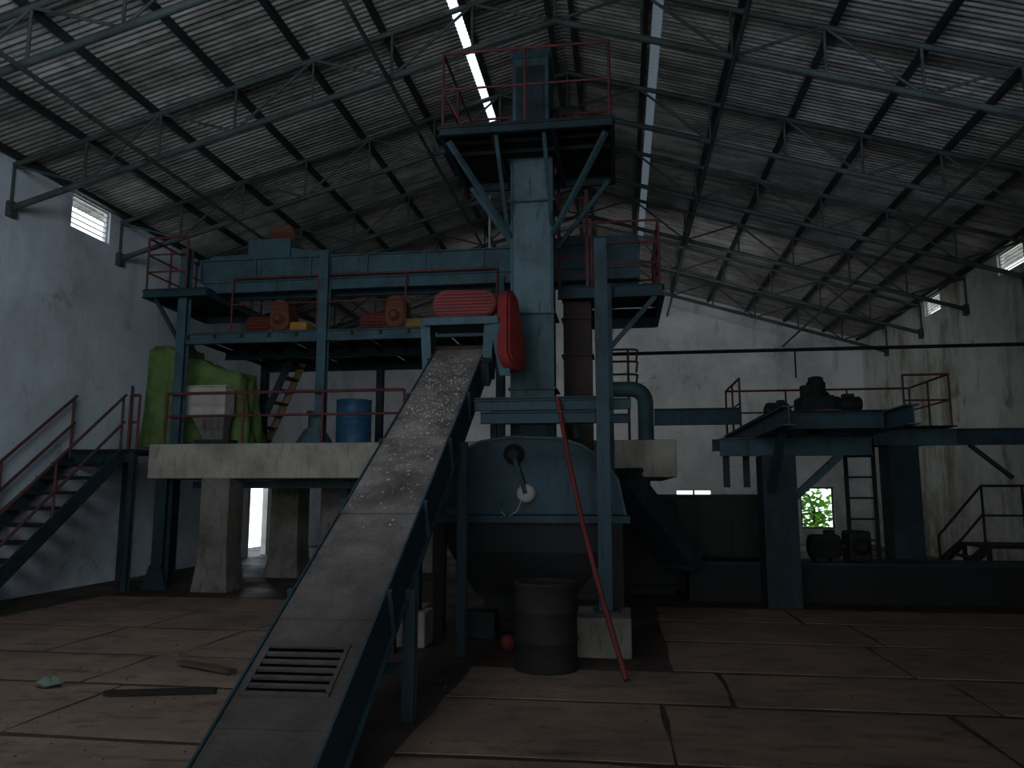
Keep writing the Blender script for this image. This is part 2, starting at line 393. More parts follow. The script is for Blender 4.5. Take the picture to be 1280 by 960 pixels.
# ------------------------------------------------------------------ inclined conveyor
A = V((-1.83, 4.24, .50)); B = V((-2.02, 9.56, 3.39))
U = (B-A).normalized(); Vv = U.cross(V((0,0,1))).normalized(); N = Vv.cross(U)
XF = Matrix(((U.x, Vv.x, N.x, A.x), (U.y, Vv.y, N.y, A.y), (U.z, Vv.z, N.z, A.z), (0,0,0,1)))
cv = thing('inclined_conveyor', (A.x, A.y, 0), 'long blue inclined conveyor with dust caked top rising from the floor to the red guards', 'conveyor')
u0, u1, HW, D = -.86, 6.1, .31, .31
for sg in (-1, 1):
    b = MB(XF); y0, y1 = sorted((sg*HW, sg*(HW+.015)))
    b.add([(u, y, nn) for y in (y0, y1) for u, nn in ((u0, .03), (u1, .03), (u1, -D), (-.42, -D), (u0, -.09))],
          [(0,1,2,3,4), (9,8,7,6,5)]+[(i, (i+1) % 5, (i+1) % 5+5, i+5) for i in range(5)])
    y2, y3 = sorted((sg*HW, sg*(HW+.045)))
    b.box(-.38, u1, y2, y3, -D, -D+.012)
    for u in (.9, 2.1, 3.3, 4.5, 5.7): b.box(u-.02, u+.02, y2, y3, -D, .03)
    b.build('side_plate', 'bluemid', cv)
MB(XF).box(-.42, u1, -HW, HW, -D, -D+.012).build('bottom_plate', 'black', cv)
g0, g1 = -.03, .36
seams = [u0, -.28, .62, 1.95, 3.3, 4.55, u1]
for a, b_ in zip(seams, seams[1:]):
    m_ = MB(XF)
    if a < g0 < b_:
        m_.box(a+.004, g0, -HW, HW, 0, .012); m_.box(g1, b_-.004, -HW, HW, 0, .012); m_.box(g0, g1, -HW, -HW+.05, 0, .012); m_.box(g0, g1, HW-.1, HW, 0, .012)
    else:
        zt = random.uniform(0, .004); m_.box(a+.004, b_-.004, -HW, HW, zt, .012+zt)
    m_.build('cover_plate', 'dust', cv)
gr = MB(XF); gr.box(g0-.02, g0+.01, -HW+.03, HW-.08, .012, .026); gr.box(g1-.01, g1+.02, -HW+.03, HW-.08, .012, .026); gr.box(g0, g1, -HW+.03, -HW+.055, .012, .026); gr.box(g0, g1, HW-.105, HW-.08, .012, .026)
gro = gr.build('grate_frame', 'dust', cv)
for i in range(1, 6):
    u = g0+(g1-g0)*i/6; MB(XF).box(u-.011, u+.011, -HW+.055, HW-.105, .004, .022).build('grate_bar', 'dust', gro)
for u in seams[3:6]: MB(XF).box(u-.03, u+.03, -HW-.01, HW+.01, .017, .026).build('joint_strip', 'dust', cv)
MB(XF).box(u1, u1+.03, -HW-.02, HW+.02, -D-.05, .06).build('end_plate', 'brownduct', cv)
b = MB(XF); b.box(u1-.55, u1, HW+.016, HW+.12, -D+.02, .0); b.build('bearing_housing', 'bluedark', cv)
for Yl in (5.55, 7.75):
    for sg in (-1, 1):
        k = (Yl-A.y)/U.y; q = A+U*k+Vv*(sg*(HW+.05))
        MB().ib((q.x, Yl, 0), (q.x, Yl, q.z-.3), .09, .09, .012, (0,1,0)).build('leg', 'bluedark', cv)
    MB().bar((A.x+U.x*k-HW-.05, Yl, q.z-1.0 if Yl > 6 else .35), (A.x+U.x*k+HW+.05, Yl, q.z-1.0 if Yl > 6 else .35), .05, .07).build('cross_brace', 'bluedark', cv)
b = MB(XF)
for i in range(560):
    u = random.triangular(1.6, 6.0, 4.6); vv = random.uniform(-HW+.04, HW-.04); r = random.uniform(.004, .015)
    b.add([(u-r, vv-r*.7, .0175), (u+r, vv-r*.5, .0175), (u, vv+r, .0175), (u, vv, .0175+r*1.1)], [(0,1,2), (0,1,3), (1,2,3), (2,0,3)])
b.build('meal_crumbs', 'lump', None, 'pale crumbs of meal scattered over the conveyor cover', 'crumbs', kind='stuff')
# motor stand and drive at the head
zs = Z(580, 401, 9.5); xa, xb = X(531, 400, 9.4), X(624, 400, 9.4)
st = thing('motor_stand', ((xa+xb)/2, 9.6, zs-.6), 'blue steel bracket stand carrying the red capsule guard above the conveyor head', 'stand')
MB().box(xa, xb, 9.3, 10.12, zs-.03, zs).build('top_plate', 'bluemid', st)
MB().box(xa, xb, 9.29, 9.3, zs-.09, zs+.005).build('front_lip', 'blue', st)
for sg in (-1, 1):
    xx = -2.02+sg*(HW+.065)
    MB().prism([(xx-.03, zs-.72), (xx+.03, zs-.72), (xx+.03+sg*.06, zs-.03), (xx-.03+sg*.02, zs-.03)], 9.38, 9.85).build('side_gusset', 'bluemid', st)
    MB().bar((xx, 9.36, zs-.72), (xx+sg*.04, 9.36, zs-.03), .12, .015, (0,1,0)).build('gusset_flange', 'blue', st)
MB().prism([(xb-.12, zs-.03), (xb, zs-.03), (xb+.16, zs-.75), (xb+.02, zs-.75)], 9.32, 9.36).build('knee_brace', 'blue', st)
def pill2(c0, c1, r0, r1, k=12):
    pts = []; an = math.atan2(c1[1]-c0[1], c1[0]-c0[0])
    for i in range(k+1): t = an+pi/2+pi*i/k; pts.append((c0[0]+r0*math.cos(t), c0[1]+r0*math.sin(t)))
    for i in range(k+1): t = an-pi/2+pi*i/k; pts.append((c1[0]+r1*math.cos(t), c1[1]+r1*math.sin(t)))
    return pts
cg = R(540, 621, 361, 399, 9.42); rC = (cg[3]-zs)/2-.005; zC = zs+rC+.01
ca_ = (cg[0]+rC, zC); cb_ = (cg[1]-rC*.9, zC+.005)
kg = thing('capsule_guard', ((cg[0]+cg[1])/2, 9.5, zs), 'rounded red capsule shaped drive guard with horizontal ribs above the conveyor head', 'guard')
MB().prism(pill2(ca_, cb_, rC, rC*.9), 9.42, 9.62).build('cover', 'red', kg, bev=.03)
MB().prism(pill2(ca_, cb_, rC*.9, rC*.8), 9.405, 9.42).build('face_plate', 'rustred', kg)
for j in range(-3, 4):
    zz_ = zC+j*rC*.22; dx = math.sqrt(max(0, (rC*.82)**2-(zz_-zC)**2))
    MB().box(ca_[0]-dx+.02, cb_[0]+dx-.03, 9.385, 9.405, zz_-.010, zz_+.010).build('rib', 'red', kg)
MB().box(cg[0]+.05, cg[1]-.05, 9.45, 9.6, zs, zs+.02).build('foot', 'red', kg)
motor('electric_motor', (X(600, 380, 9.85)-.08, 9.88, zs), .62, .19, 0, 'cyan', 'cyan', 'blue electric motor half hidden behind the red capsule guard', mbase='bluedark')
bgx, bgy = X(637, 420, 9.5), 9.5
bg = thing('belt_guard', (bgx, bgy, zs-.7), 'tall slanted red belt guard right of the red capsule guard', 'guard')
BX = Matrix.Translation(V((bgx, bgy, zs-.1))) @ Matrix.Rotation(math.radians(-24), 4, 'Z') @ Matrix.Rotation(math.radians(-9), 4, 'Y')
def pillx(mb, xa, xb, pts):
    n_ = len(pts); vs = [(xa, y, z) for y, z in pts]+[(xb, y, z) for y, z in pts]
    return mb.add(vs, [tuple(range(n_)), tuple(range(n_, 2*n_))[::-1]]+[(i, (i+1) % n_, (i+1) % n_+n_, i+n_) for i in range(n_)])
pillx(MB(BX), -.07, .07, pill2((.05, .34), (-.04, -.36), .15, .24)).build('cover', 'red', bg, bev=.012)
pillx(MB(BX), .07, .09, pill2((.05, .34), (-.04, -.36), .10, .18)).build('face_plate', 'red', bg)
MB().bar((bgx-.02, 9.7, zs-.03), (xb-.05, 9.7, zs-.05), .05, .03).build('bracket', 'bluemid', bg)

# ------------------------------------------------------------------ bucket elevator tower
ex0, ex1 = X(640, 330, 10.2), X(690, 330, 10.2); ey0, ey1 = 10.2, 10.75; em = (ex0+ex1)/2
el = thing('bucket_elevator', (em, 10.47, 0), 'tall pale blue bucket elevator tower rising to the roof', 'elevator')
zdk = Z(657, 150, 9.1)
cuts = [0, .9, Z(665, 486, 10.2), Z(665, 392, 10.2), Z(665, 252, 10.2), zdk+.12]
for i, (a, c) in enumerate(zip(cuts, cuts[1:])): MB().box(ex0, ex1, ey0, ey1, a+.012, c-.012).build('trunk_section', 'bluelight' if i > 2 else 'blue', el)  # upper sections paler: stronger light up high put into the paint
for z in cuts[1:]:
    b = MB(); e = .05
    b.box(ex0-e, ex1+e, ey0-e, ey0, z-.012, z+.012); b.box(ex0-e, ex1+e, ey1, ey1+e, z-.012, z+.012); b.box(ex0-e, ex0, ey0, ey1, z-.012, z+.012); b.box(ex1, ex1+e, ey0, ey1, z-.012, z+.012)
    b.build('flange', 'blue', el)
for a, c in zip(cuts[1:], cuts[2:]):
    for xx in (ex0, ex1): MB().box(xx-.02, xx+.02, ey0-.02, ey0+.02, a+.012, c-.012).build('corner_angle', 'blue', el)
hz0, hz1 = zdk+.12, Z(667, 62, 10.2)
MB().box(ex0+.03, ex1-.02, 10.05, 10.95, hz0, hz1-.22).build('head', 'blue', el)
b = MB(); b.add([(x, y, z) for x in (ex0+.01, ex1) for y, z in ((10.03, hz1-.22), (10.97, hz1-.22), (10.85, hz1-.03), (10.5, hz1+.02), (10.15, hz1-.03))],
                [(0,1,2,3,4), (9,8,7,6,5)]+[(i, (i+1) % 5, (i+1) % 5+5, i+5) for i in range(5)]); b.build('head_cover', 'blue', el)
zc = hz0+.62
MB().box(ex0+.08, ex1-.08, 10.018, 10.05, hz0+.2, hz1-.35).build('inspection_door', 'bluedark', el)
MB().box(ex0+.1, ex1-.1, ey0-.012, ey0, Z(665,545,10.2), Z(665,500,10.2)).build('inspection_door', 'bluelight', el)
MB().box(ex0-.12, ex1+.12, ey0-.02, ey1+.25, .0, .012).build('base_plate', 'bluedark', el)
MB().lathe([(.1, 0), (.1, .1)], (ex1-.02, 10.5, zc), (1,0,0)).build('bearing', 'black', el)

# top platform
px0, px1 = X(550, 148, 9.1), X(765, 148, 9.1); py0, py1 = 9.1, 10.98
tp = thing('head_platform', (em, 9.1, zdk-1.2), 'small high service platform with red railing around the tower head', 'platform')
b = MB(); hx0, hx1, hy0, hy1 = ex0-.08, ex1+.08, ey0-.08, ey1+.08
b.box(px0, hx0, py0, py1, zdk-.03, zdk); b.box(hx1, px1, py0, py1, zdk-.03, zdk); b.box(hx0, hx1, py0, hy0, zdk-.03, zdk); b.box(hx0, hx1, hy1, py1, zdk-.03, zdk); b.build('deck', 'black', tp)
for p_, q_ in (((px0, py0), (px1, py0)), ((px1, py0), (px1, py1)), ((px1, py1), (px0, py1)), ((px0, py1), (px0, py0)), ((hx0-.04, py0), (hx0-.04, py1)), ((hx1+.04, py0), (hx1+.04, py1))):
    MB().ib((*p_, zdk-.09), (*q_, zdk-.09), .06, .11).build('edge_beam', 'bluedark', tp)
for yy in (9.5, 9.85):
    MB().bar((px0, yy, zdk-.06), (px1, yy, zdk-.06), .04, .05).build('joist', 'black', tp)
for yy in (9.25, 10.85):
    for sg, xo, xi in ((-1, px0+.08, ex0-.02), (1, px1-.08, ex1+.02)):
        yi = 10.16 if yy < 10 else 10.8
        MB().bar((xo, yy, zdk-.15), (xi, yi, zdk-1.15), .06, .06).build('brace', 'blue', tp)
for xx in (ex0-.06, ex1+.0): MB().bar((xx, 9.16, zdk-.15), (xx, 10.16, zdk-1.0), .05, .05).build('brace', 'blue', tp)
rail(tp, [(px0+.03, py0+.03, zdk), (px1-.03, py0+.03, zdk), (px1-.03, py1-.03, zdk), (px0+.03, py1-.03, zdk), (px0+.03, py0+.03, zdk)], 1.0, 'railred', .95, .018, (.5,))
b = MB(); b.path([(px0+.03, py0+.03, zdk+.5), (px0+.28, py0+.03, zdk)], .014); b.build('rail_brace', 'railred', tp)
motor('electric_motor', (X(708, 120, 10.3), 10.35, zdk), .42, .13, pi/2, 'black', 'black', 'small dark motor on the high platform beside the tower head')
lad = ladder('access_ladder', (X(716, 290, 11.2), 11.2, 4.62), (X(716, 290, 11.2), 11.2, zdk+1.1), .42, (1,0,0), 'railred', 'red ladder climbing from the lower right platform up to the tower head')

# ------------------------------------------------------------------ central cooker tank and its frame
ty0, ty1 = 8.95, 10.1
prof = [(542,644),(546,614),(555,590),(573,567),(601,552),(640,546),(700,548),(728,557),(752,573),(772,599),(782,644)]
tk = thing('cooker_tank', (X(660, 640, ty0), 9.5, 0), 'big dark blue hump shaped tank under the tower with dark hopper below', 'tank')
poly = [(X(a, c, ty0), Z(a, c, ty0)) for a, c in prof]
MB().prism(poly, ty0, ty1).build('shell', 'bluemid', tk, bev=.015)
zf = poly[0][1]; fx0, fx1 = poly[0][0], poly[-1][0]
MB().box(fx0-.05, fx1+.05, ty0-.06, ty1, zf-.08, zf).build('flange', 'bluemid', tk)
b = MB()
for (a, c), (d, e) in zip(poly, poly[1:]): b.bar((a, ty0-.02, c), (d, ty0-.02, e), .03, .03)
b.build('rim', 'blue', tk)
zh = .42; cxk = (fx0+fx1)/2-.05
b = MB(); b.loft([[V((fx0+.04, ty0+.02, zf-.08)), V((fx1-.04, ty0+.02, zf-.08)), V((fx1-.04, ty1-.02, zf-.08)), V((fx0+.04, ty1-.02, zf-.08))],
                  [V((fx0+.2, ty0+.03, zf-.42)), V((fx1-.2, ty0+.03, zf-.42)), V((fx1-.2, ty1-.05, zf-.42)), V((fx0+.2, ty1-.05, zf-.42))],
                  [V((cxk-.6, ty0+.2, zh)), V((cxk+.6, ty0+.2, zh)), V((cxk+.6, ty1-.2, zh)), V((cxk-.6, ty1-.2, zh))]], False).build('hopper', 'black', tk)
MB().box(cxk-.5, cxk+.5, ty0+.25, ty1-.25, .12, zh).build('outlet', 'black', tk)
MB().box(cxk-.75, cxk+.75, ty0+.18, ty1-.15, 0, .12).build('base', 'black', tk)
for xx in (fx0+.1, fx1-.1):
    for yy in (ty0-.07, ty1+.03): MB().ib((xx, yy, 0), (xx, yy, zf-.08), .13, .13, .014, (0,1,0)).build('leg', 'black', tk)
b1 = P(643, 568, ty0); b2 = P(658, 617, ty0)
MB().lathe([(.12, 0), (.12, .07), (.06, .07), (.06, .12)], b1, (0,-1,0)).build('bearing', 'black', tk)
MB().lathe([(.11, 0), (.11, .05), (.085, .08), (.04, .09)], b2, (0,-1,0)).build('gear_cover', 'pale', tk, label='pale round gear cover')
MB().bar(b1+V((0,-.03,0)), b2+V((0,-.03,0)), .05, .16, (0,1,0)).build('chain_guard', 'bluedark', tk)
MB().path([b2+V((-.02,-.06,0)), b2+V((-.1,-.06,-.2)), b2+V((-.22,-.05,-.27)), b2+V((-.3,-.02,-.2))], .007).build('hose', 'pale', tk)
# front frame columns
fr = thing('support_frame', (X(755, 700, 8.2), 8.2, 0), 'blue steel column frame standing on a concrete block right of the tank', 'frame')
cx = X(755, 600, 8.2); hb_ = .385
MB().ib((cx, 8.2, hb_+.01), (cx, 8.2, Z(750, 300, 8.2)), .14, .14, .016, (0,1,0)).build('column', 'bluemid', fr)
MB().box(cx-.13, cx+.13, 8.07, 8.33, hb_, hb_+.02).build('base_plate', 'bluedark', fr)
zp = Z(640, 497, 8.4); qx = X(594, 497, 8.4)
MB().box(qx, cx-.08, 8.35, 10.1, zp-.02, zp).build('walk_plate', 'bluedark', fr)
for yy in (8.36, 10.06): MB().ib((qx, yy, zp-.09), (cx+.3, yy, zp-.09), .07, .12).build('beam', 'bluemid', fr)
MB().ib((cx-.08, 8.2, Z(720, 521, 8.2)), (qx+.1, 8.2, Z(720, 521, 8.2)), .08, .13).build('beam', 'bluemid', fr)
MB().ib((cx, 8.28, Z(750, 305, 8.2)-.1), (cx, 10.5, Z(750, 305, 8.2)-.1), .08, .12).build('beam', 'bluemid', fr)
for xx in (qx+.06, cx-.35): MB().bar((xx, 9.3, poly[5][1]), (xx, 9.3, zp-.02), .07).build('stub_post', 'bluemid', fr)
pr = R(718, 790, 772, 832, 7.75)
MB().box(pr[0], pr[1], 7.78, 8.55, 0, hb_).build('concrete_block', 'concretedark', None, 'worn concrete footing block under the right blue column', 'concrete block', 'footing blocks', bev=.02)
for a, c, nm in ((480, 507, 'left one of the two small pale concrete footing blocks left of the tank'), (509, 530, 'right one of the two small pale concrete footing blocks left of the tank')):
    pr = R(a, c, 772, 820, 8.0)
    MB().box(pr[0], pr[1], 8.02, 8.4, 0, .36).build('concrete_block', 'concrete', None, nm, 'concrete block', 'footing blocks', bev=.02)
xx = X(519, 700, 8.2)
MB().ib((xx, 8.2, .36), (xx, 8.2, 1.9), .13, .13, .014, (0,1,0)).build('steel_post', 'bluedark', None, 'short dark steel post on the small footing blocks left of the tank', 'post')
# leaning red pole
ft = PZ(783, 850, .03); tpz = P(697, 498, 8.27); mid = ft+(tpz-ft)*.5+V((-.05, 0, -.02))
MB().bend([ft, ft+(mid-ft)*.5+V((-.012,0,0)), mid, mid+(tpz-mid)*.5+V((-.012,0,0)), tpz], .025).build('leaning_pole', 'rustred', None, 'long dull red pole leaning from the floor to the walk plate', 'pole')
# drum
dr = PZ(683, 836); t = thing('oil_drum', dr, 'dark greasy steel drum on the floor before the hopper', 'drum'); r = .285; e = .86
MB().lathe([(r, 0), (r+.012, .01), (r+.012, .03), (r, .04), (r, .29*e), (r+.014, .31*e), (r, .33*e), (r, .59*e), (r+.014, .61*e), (r, .63*e), (r, .86*e), (r+.012, .88*e), (r+.012, .91*e), (r-.015, .91*e), (r-.02, .88*e), (.01, .88*e)], dr, k=32).build('body', 'darkbrown', t)
MB().lathe([(.035, 0), (.035, .02)], dr+V((.12, -.1, .88*e)), k=12).build('bung', 'black', t)
q = PZ(635, 813); MB().lathe([(.04, 0), (.07, .03), (.08, .08), (.068, .125), (.04, .15), (.02, .16)], q).build('red_pot', 'rustred', None, 'small round red pot on the floor left of the dark drum', 'pot')
q = PZ(600, 808); MB().box(q.x-.3, q.x+.1, q.y+.35, q.y+.6, 0, .3).build('low_block', 'black', None, 'low dark block on the floor under the hopper', 'block', bev=.02)

# ------------------------------------------------------------------ concrete platform
sx0, sx1 = X(185, 575, 12.05), X(846, 580, 12.05); sz0, sz1 = Z(330, 598, 12.05), Z(330, 554, 12.05)
cp = thing('concrete_platform', ((sx0+sx1)/2, 14, 0), 'long raised concrete slab on thick columns behind the conveyor', 'platform')
MB().box(sx0, sx1, 12.05, 16.2, sz0, sz1).build('slab', 'concrete', cp, bev=.02)
for bx, by, wd in ((262, 740, .5), (352, 722, .55), (414, 728, .5)):
    q = PZ(bx, by); q.y += wd/2; hw = wd/2
    b = MB(); b.loft([[V((q.x+sx*e, q.y+sy*e, z)) for sx, sy in ((-1,-1), (1,-1), (1,1), (-1,1))] for e, z in ((hw*1.25, 0), (hw*1.08, .35), (hw, .7), (hw, sz0))], False)
    b.build('column', 'concretedark', cp, bev=.01)
for xx in (-4.0, sx1-.5): MB().box(xx-.22, xx+.22, 15.4, 15.84, 0, sz0).build('column', 'concretedark', cp)
xx = X(201, 680, 12.2)
MB().ib((xx, 12.2, 0), (xx, 12.2, sz0), .2, .2, .018, (0,1,0)).build('steel_column', 'bluedark', cp)
MB().prism([(xx-.22, 0), (xx+.22, 0), (xx+.1, .4), (xx-.1, .4)], 12.06, 12.09).build('foot_gusset', 'bluedark', cp)
MB().bar((sx0+.6, 12.5, sz0-.1), (-3.6, 12.5, sz0-.1), .1, .12).build('under_pipe', 'bluedark', cp)
gr_ = thing('guard_rail', (sx0, 12.1, sz1), 'long brown pipe guard rail along the front of the concrete slab', 'railing')
rail(gr_, [(-7.65, 12.1, sz1), (X(505, 520, 12.1), 12.1, sz1)], .86, 'railred', 1.5, .024, (.55,))
# ------------------------------------------------------------------ left steel gallery
GY, GR = 12.3, 15.5
gx1 = X(228, 430, GY); gx2 = X(404, 420, GY); gx3 = X(636, 360, GY); gx4 = X(752, 400, GY)
zdm = Z(400, 413, GY); zbm = Z(430, 345, GY)
ga = thing('steel_gallery', (gx2, GY, sz1), 'two level blue steel gallery of posts, beams and decks left of the tower', 'gallery')
for xx, top in ((gx1, Z(240, 312, GY)), (gx2, Z(410, 314, GY))):
    MB().ib((xx, GY, sz1), (xx, GY, top), .16, .16, .016, (0,1,0)).build('post', 'blue', ga)
    MB().box(xx-.14, xx+.14, GY-.14, GY+.14, sz1, sz1+.02).build('base_plate', 'blue', ga)
for xx in (gx1, gx2, gx3):
    MB().ib((xx, GR, sz1), (xx, GR, zbm), .14, .14, .014, (0,1,0)).build('post', 'bluedark', ga)
for xx in (gx3-.15, gx4): MB().ib((xx, GY+.1, sz1), (xx, GY+.1, zbm-.1), .14, .14, .014, (0,1,0)).build('post', 'bluemid', ga)
xe = X(800, 345, GY)
for yy in (GY+.12, GY+.62): MB().ib((gx1+.3, yy, zbm-.1), (xe, yy, zbm-.1), .1, .2, .016).build('beam', 'blue', ga)
for yy in (GY+.02, 13.9, GR): MB().ib((gx1-.05, yy, zdm-.09), (gx3-.1, yy, zdm-.09), .1, .18, .016).build('beam', 'blue' if yy < 13 else 'bluedark', ga)
k = 11
for i in range(k):
    a = gx1+.1+(gx3-.3-gx1)*i/k; c = gx1+.1+(gx3-.3-gx1)*(i+1)/k
    MB().box(a+(.0 if i % 3 else .05), c-.02, GY, GR+.1, zdm, zdm+.02).build('deck_plate', 'black', ga)
    MB().bar((a, GY, zdm-.05), (a, GR, zdm-.05), .05, .08).build('joist', 'black', ga)
rail(ga, [(gx1+.9, GY-.02, zdm+.02), (gx3-.2, GY-.02, zdm+.02)], .95, 'railred', 1.35, .017, (.5,))
lx0, lx1 = X(180, 358, GY-.2), gx1+.5; zl = Z(230, 361, GY-.2)
MB().box(lx0, lx1, GY-.2, 14.2, zl, zl+.02).build('landing_plate', 'black', ga)
for p_, q_ in (((lx0, GY-.2), (lx1, GY-.2)), ((lx0, GY-.2), (lx0, 14.2)), ((lx1, GY-.2), (lx1, 14.2)), ((lx0, 14.2), (lx1, 14.2))): MB().ib((*p_, zl-.07), (*q_, zl-.07), .07, .13).build('landing_beam', 'bluemid', ga)
rail(ga, [(lx1-.4, GY-.17, zl), (lx0+.03, GY-.17, zl), (lx0+.03, 14.17, zl), (lx1, 14.17, zl)], .95, 'railred', .75, .020, (.35, .68))
MB().bar((lx0+.1, GY, zl-.1), (gx1, GY, zl-1.0), .06).build('knee_brace', 'bluemid', ga)
# upper right platform
ux0, ux1 = X(697, 365, 10.9), X(829, 350, 10.6); uz = Z(760, 347, 10.6); uy0, uy1 = 10.95, 13.1
up_ = thing('side_platform', ((ux0+ux1)/2, 11.3, uz-.5), 'blue service platform with red railing right of the tower', 'platform')
MB().box(ux0, ux1, uy0, GY+.03, uz-.03, uz-.01).build('deck', 'black', up_)
MB().box(ux0, ux1, GY+.17, uy1, uz-.03, uz-.01).build('deck', 'black', up_)
for p_, q_ in (((ux0, uy0), (ux1, uy0)), ((ux1, uy0), (ux1, uy1)), ((ux1, uy1), (ux0, uy1))): MB().ib((*p_, uz-.11), (*q_, uz-.11), .08, .18).build('edge_beam', 'bluemid', up_)
rx = cx+.03
MB().ib((rx, 10.86, 0), (rx, 10.86, uz-.03), .13, .13, .014, (0,1,0)).build('column', 'bluemid', up_)
MB().bar((rx+.03, 10.9, uz-.95), (ux1-.1, 10.98, uz-.2), .07).build('brace', 'blue', up_)
rail(up_, [(ux0+.5, uy0+.03, uz), (ux1-.03, uy0+.03, uz), (ux1-.03, uy1-.03, uz), (ux0+.8, uy1-.03, uz)], .95, 'railred', .75, .018, (.33, .66))

# overhead trough conveyor
oc = thing('overhead_trough_conveyor', ((gx1+xe)/2, GY+.37, zbm), 'long horizontal blue trough conveyor along the top of the gallery', 'conveyor')
ox0 = X(249, 330, GY); oz1 = Z(430, 318, GY); oy0, oy1 = GY+.1, GY+.65
MB().box(ox0, xe, oy0, oy1, zbm, oz1).build('trough', 'blue', oc)
MB().box(ox0-.02, xe+.02, oy0-.05, oy1+.05, oz1, oz1+.02).build('lid', 'blue', oc)
xx = ox0
while xx < xe:
    MB().box(xx-.02, xx+.02, oy0-.04, oy0, zbm, oz1).build('stiffener', 'blue', oc); xx += 1.02
fb = R(309, 361, 298, 340, GY)
MB().box(fb[0], fb[1], oy0-.06, oy1+.1, oz1+.02, fb[3]).build('drive_box', 'blue', oc)
MB().prism([(fb[1], oz1+.02), (fb[1]+.9, oz1+.02), (fb[1], oz1+.2)], oy0, oy1).build('sloped_hood', 'blue', oc)
MB().prism([(fb[0]-.75, oz1+.02), (fb[0], oz1+.02), (fb[0], oz1+.1), (fb[0]-.75, oz1+.1)], oy0, oy1).build('inlet_box', 'blue', oc)
fb2 = R(690, 797, 294, 340, GY)
MB().box(fb2[0], fb2[1], oy0-.04, oy1+.04, oz1+.02, fb2[3]).build('end_housing', 'blue', oc)
motor('electric_motor', ((fb[0]+fb[1])/2+.12, GY+.38, fb[3]), .5, .14, .3, 'rust', 'rust', 'rusty motor on top of the overhead conveyor at its left end')
MB().tube((X(612, 300, GY+.3), GY+.3, oz1+.02), (X(612, 300, GY+.3), GY+.3, Z(612, 245, GY+.3)), .02).build('vent_pipe', 'pale', None, 'thin pale upright pipe on the overhead conveyor left of the tower', 'pipe')
db = R(705, 740, 360, 560, 11.25)
dd = thing('discharge_duct', ((db[0]+db[1])/2, 11.4, 1.2), 'rusty brown square duct hanging down right of the tower', 'duct')
MB().box(db[0], db[1], 11.2, 11.55, 1.2, uz-.03).build('duct', 'brownduct', dd)
for z in (2.1, 2.9, 3.6, 4.15): MB().box(db[0]-.03, db[1]+.03, 11.17, 11.58, z-.012, z+.012).build('flange', 'brownduct', dd)
def drive(x0px, label):
    xl = X(x0px, 400, 12.7); z = zdm+.02; y = .45; t = thing('drive_set', (xl+.6, 12.4+y, z), label, 'drive unit', 'drive sets on the middle deck')
    MB().box(xl, xl+1.2, 12.2+y, 12.75+y, z, z+.05).build('base_frame', 'bluedark', t)
    k = 40; h = z+.24; rings = []
    for x, s in ((xl+.0, .55), (xl+.02, .95), (xl+.1, 1), (xl+.48, 1), (xl+.5, .8)): rings.append([V((x, 12.48+y+.17*s*(1 if i % 2 else .93)*math.cos(2*pi*i/k), h+.17*s*(1 if i % 2 else .93)*math.sin(2*pi*i/k))) for i in range(k)])
    MB().loft(rings, False).build('motor', 'rustred', t)
    MB().prism(pill2((xl+.68, z+.26), (xl+.68, z+.5), .19, .17), 12.24+y, 12.72+y).build('gearbox', 'rust', t, bev=.03)
    MB().box(xl+.48, xl+.88, 12.28+y, 12.68+y, z+.05, z+.14).build('gearbox_foot', 'rust', t)
    MB().lathe([(.1, 0), (.1, .04), (.05, .05), (.05, .09)], (xl+.68, 12.24+y, z+.3), (0,-1,0), 18).build('shaft_cap', 'rust', t)
    MB().box(xl+.88, xl+1.2, 12.24+y, 12.7+y, z+.05, z+.24).build('bearing_block', 'yellow', t, bev=.03)
    MB().lathe([(.04, 0), (.04, .3)], (xl+.45, 12.48+y, h), (1,0,0), 12).build('shaft', 'steel', t)
drive(304, 'left red and rust drive set under the overhead conveyor')
drive(446, 'right red and rust drive set under the overhead conveyor')
# landing and stairs at the left wall
zld = Z(150, 562, 11.9)
ld = thing('stair_landing', (-8.4, 12.2, 0), 'dark steel landing between the left stairs and the concrete slab', 'landing')
MB().box(-9.1, sx0-.02, 11.75, 13.2, zld-.05, zld).build('deck', 'black', ld)
MB().ib((-9.1, 11.8, zld-.14), (sx0-.05, 11.8, zld-.14), .08, .16).build('beam', 'bluedark', ld)
for xx, yy in ((sx0-.1, 11.8), (-9.0, 13.1), (sx0-.1, 13.1)): MB().ib((xx, yy, 0), (xx, yy, zld-.05), .1, .1, .012, (0,1,0)).build('post', 'bluedark', ld)
rail(ld, [(-8.1, 11.78, zld), (sx0-.04, 11.78, zld)], .9, 'railred', 1.0, .022)
sr = thing('staircase', (-8.6, 10.2, 0), 'dark open steel staircase with brown handrails along the left wall', 'stairs')
sa, sb = V((0, 11.72, zld)), V((0, 8.75, .0)); XS = (-9.08, -8.15)
for x in XS: MB().bar((x, sa.y, sa.z-.1), (x, sb.y, sb.z+.02), .04, .22).build('stringer', 'bluedark', sr)
for i in range(1, 10):
    f = i/10; y = sa.y+(sb.y-sa.y)*f; z = sa.z+(sb.z-sa.z)*f
    MB().box(XS[0]+.02, XS[1]-.02, y-.17, y+.17, z-.05, z).build('tread', 'black', sr)
for x in XS:
    x2 = x+.03 if x < -9 else x
    for f in (.02, .5, .96):
        y = sa.y+(sb.y-sa.y)*f; z = sa.z+(sb.z-sa.z)*f; MB().tube((x2, y, z-.1), (x2, y, z+.9), .022).build('post', 'railbrown', sr)
    for hgt in (.9, .45): MB().tube((x2, sa.y, sa.z+hgt), (x2, sb.y, sb.z+hgt), .024).build('handrail', 'railbrown', sr)
q = PW(150, 642, XL)
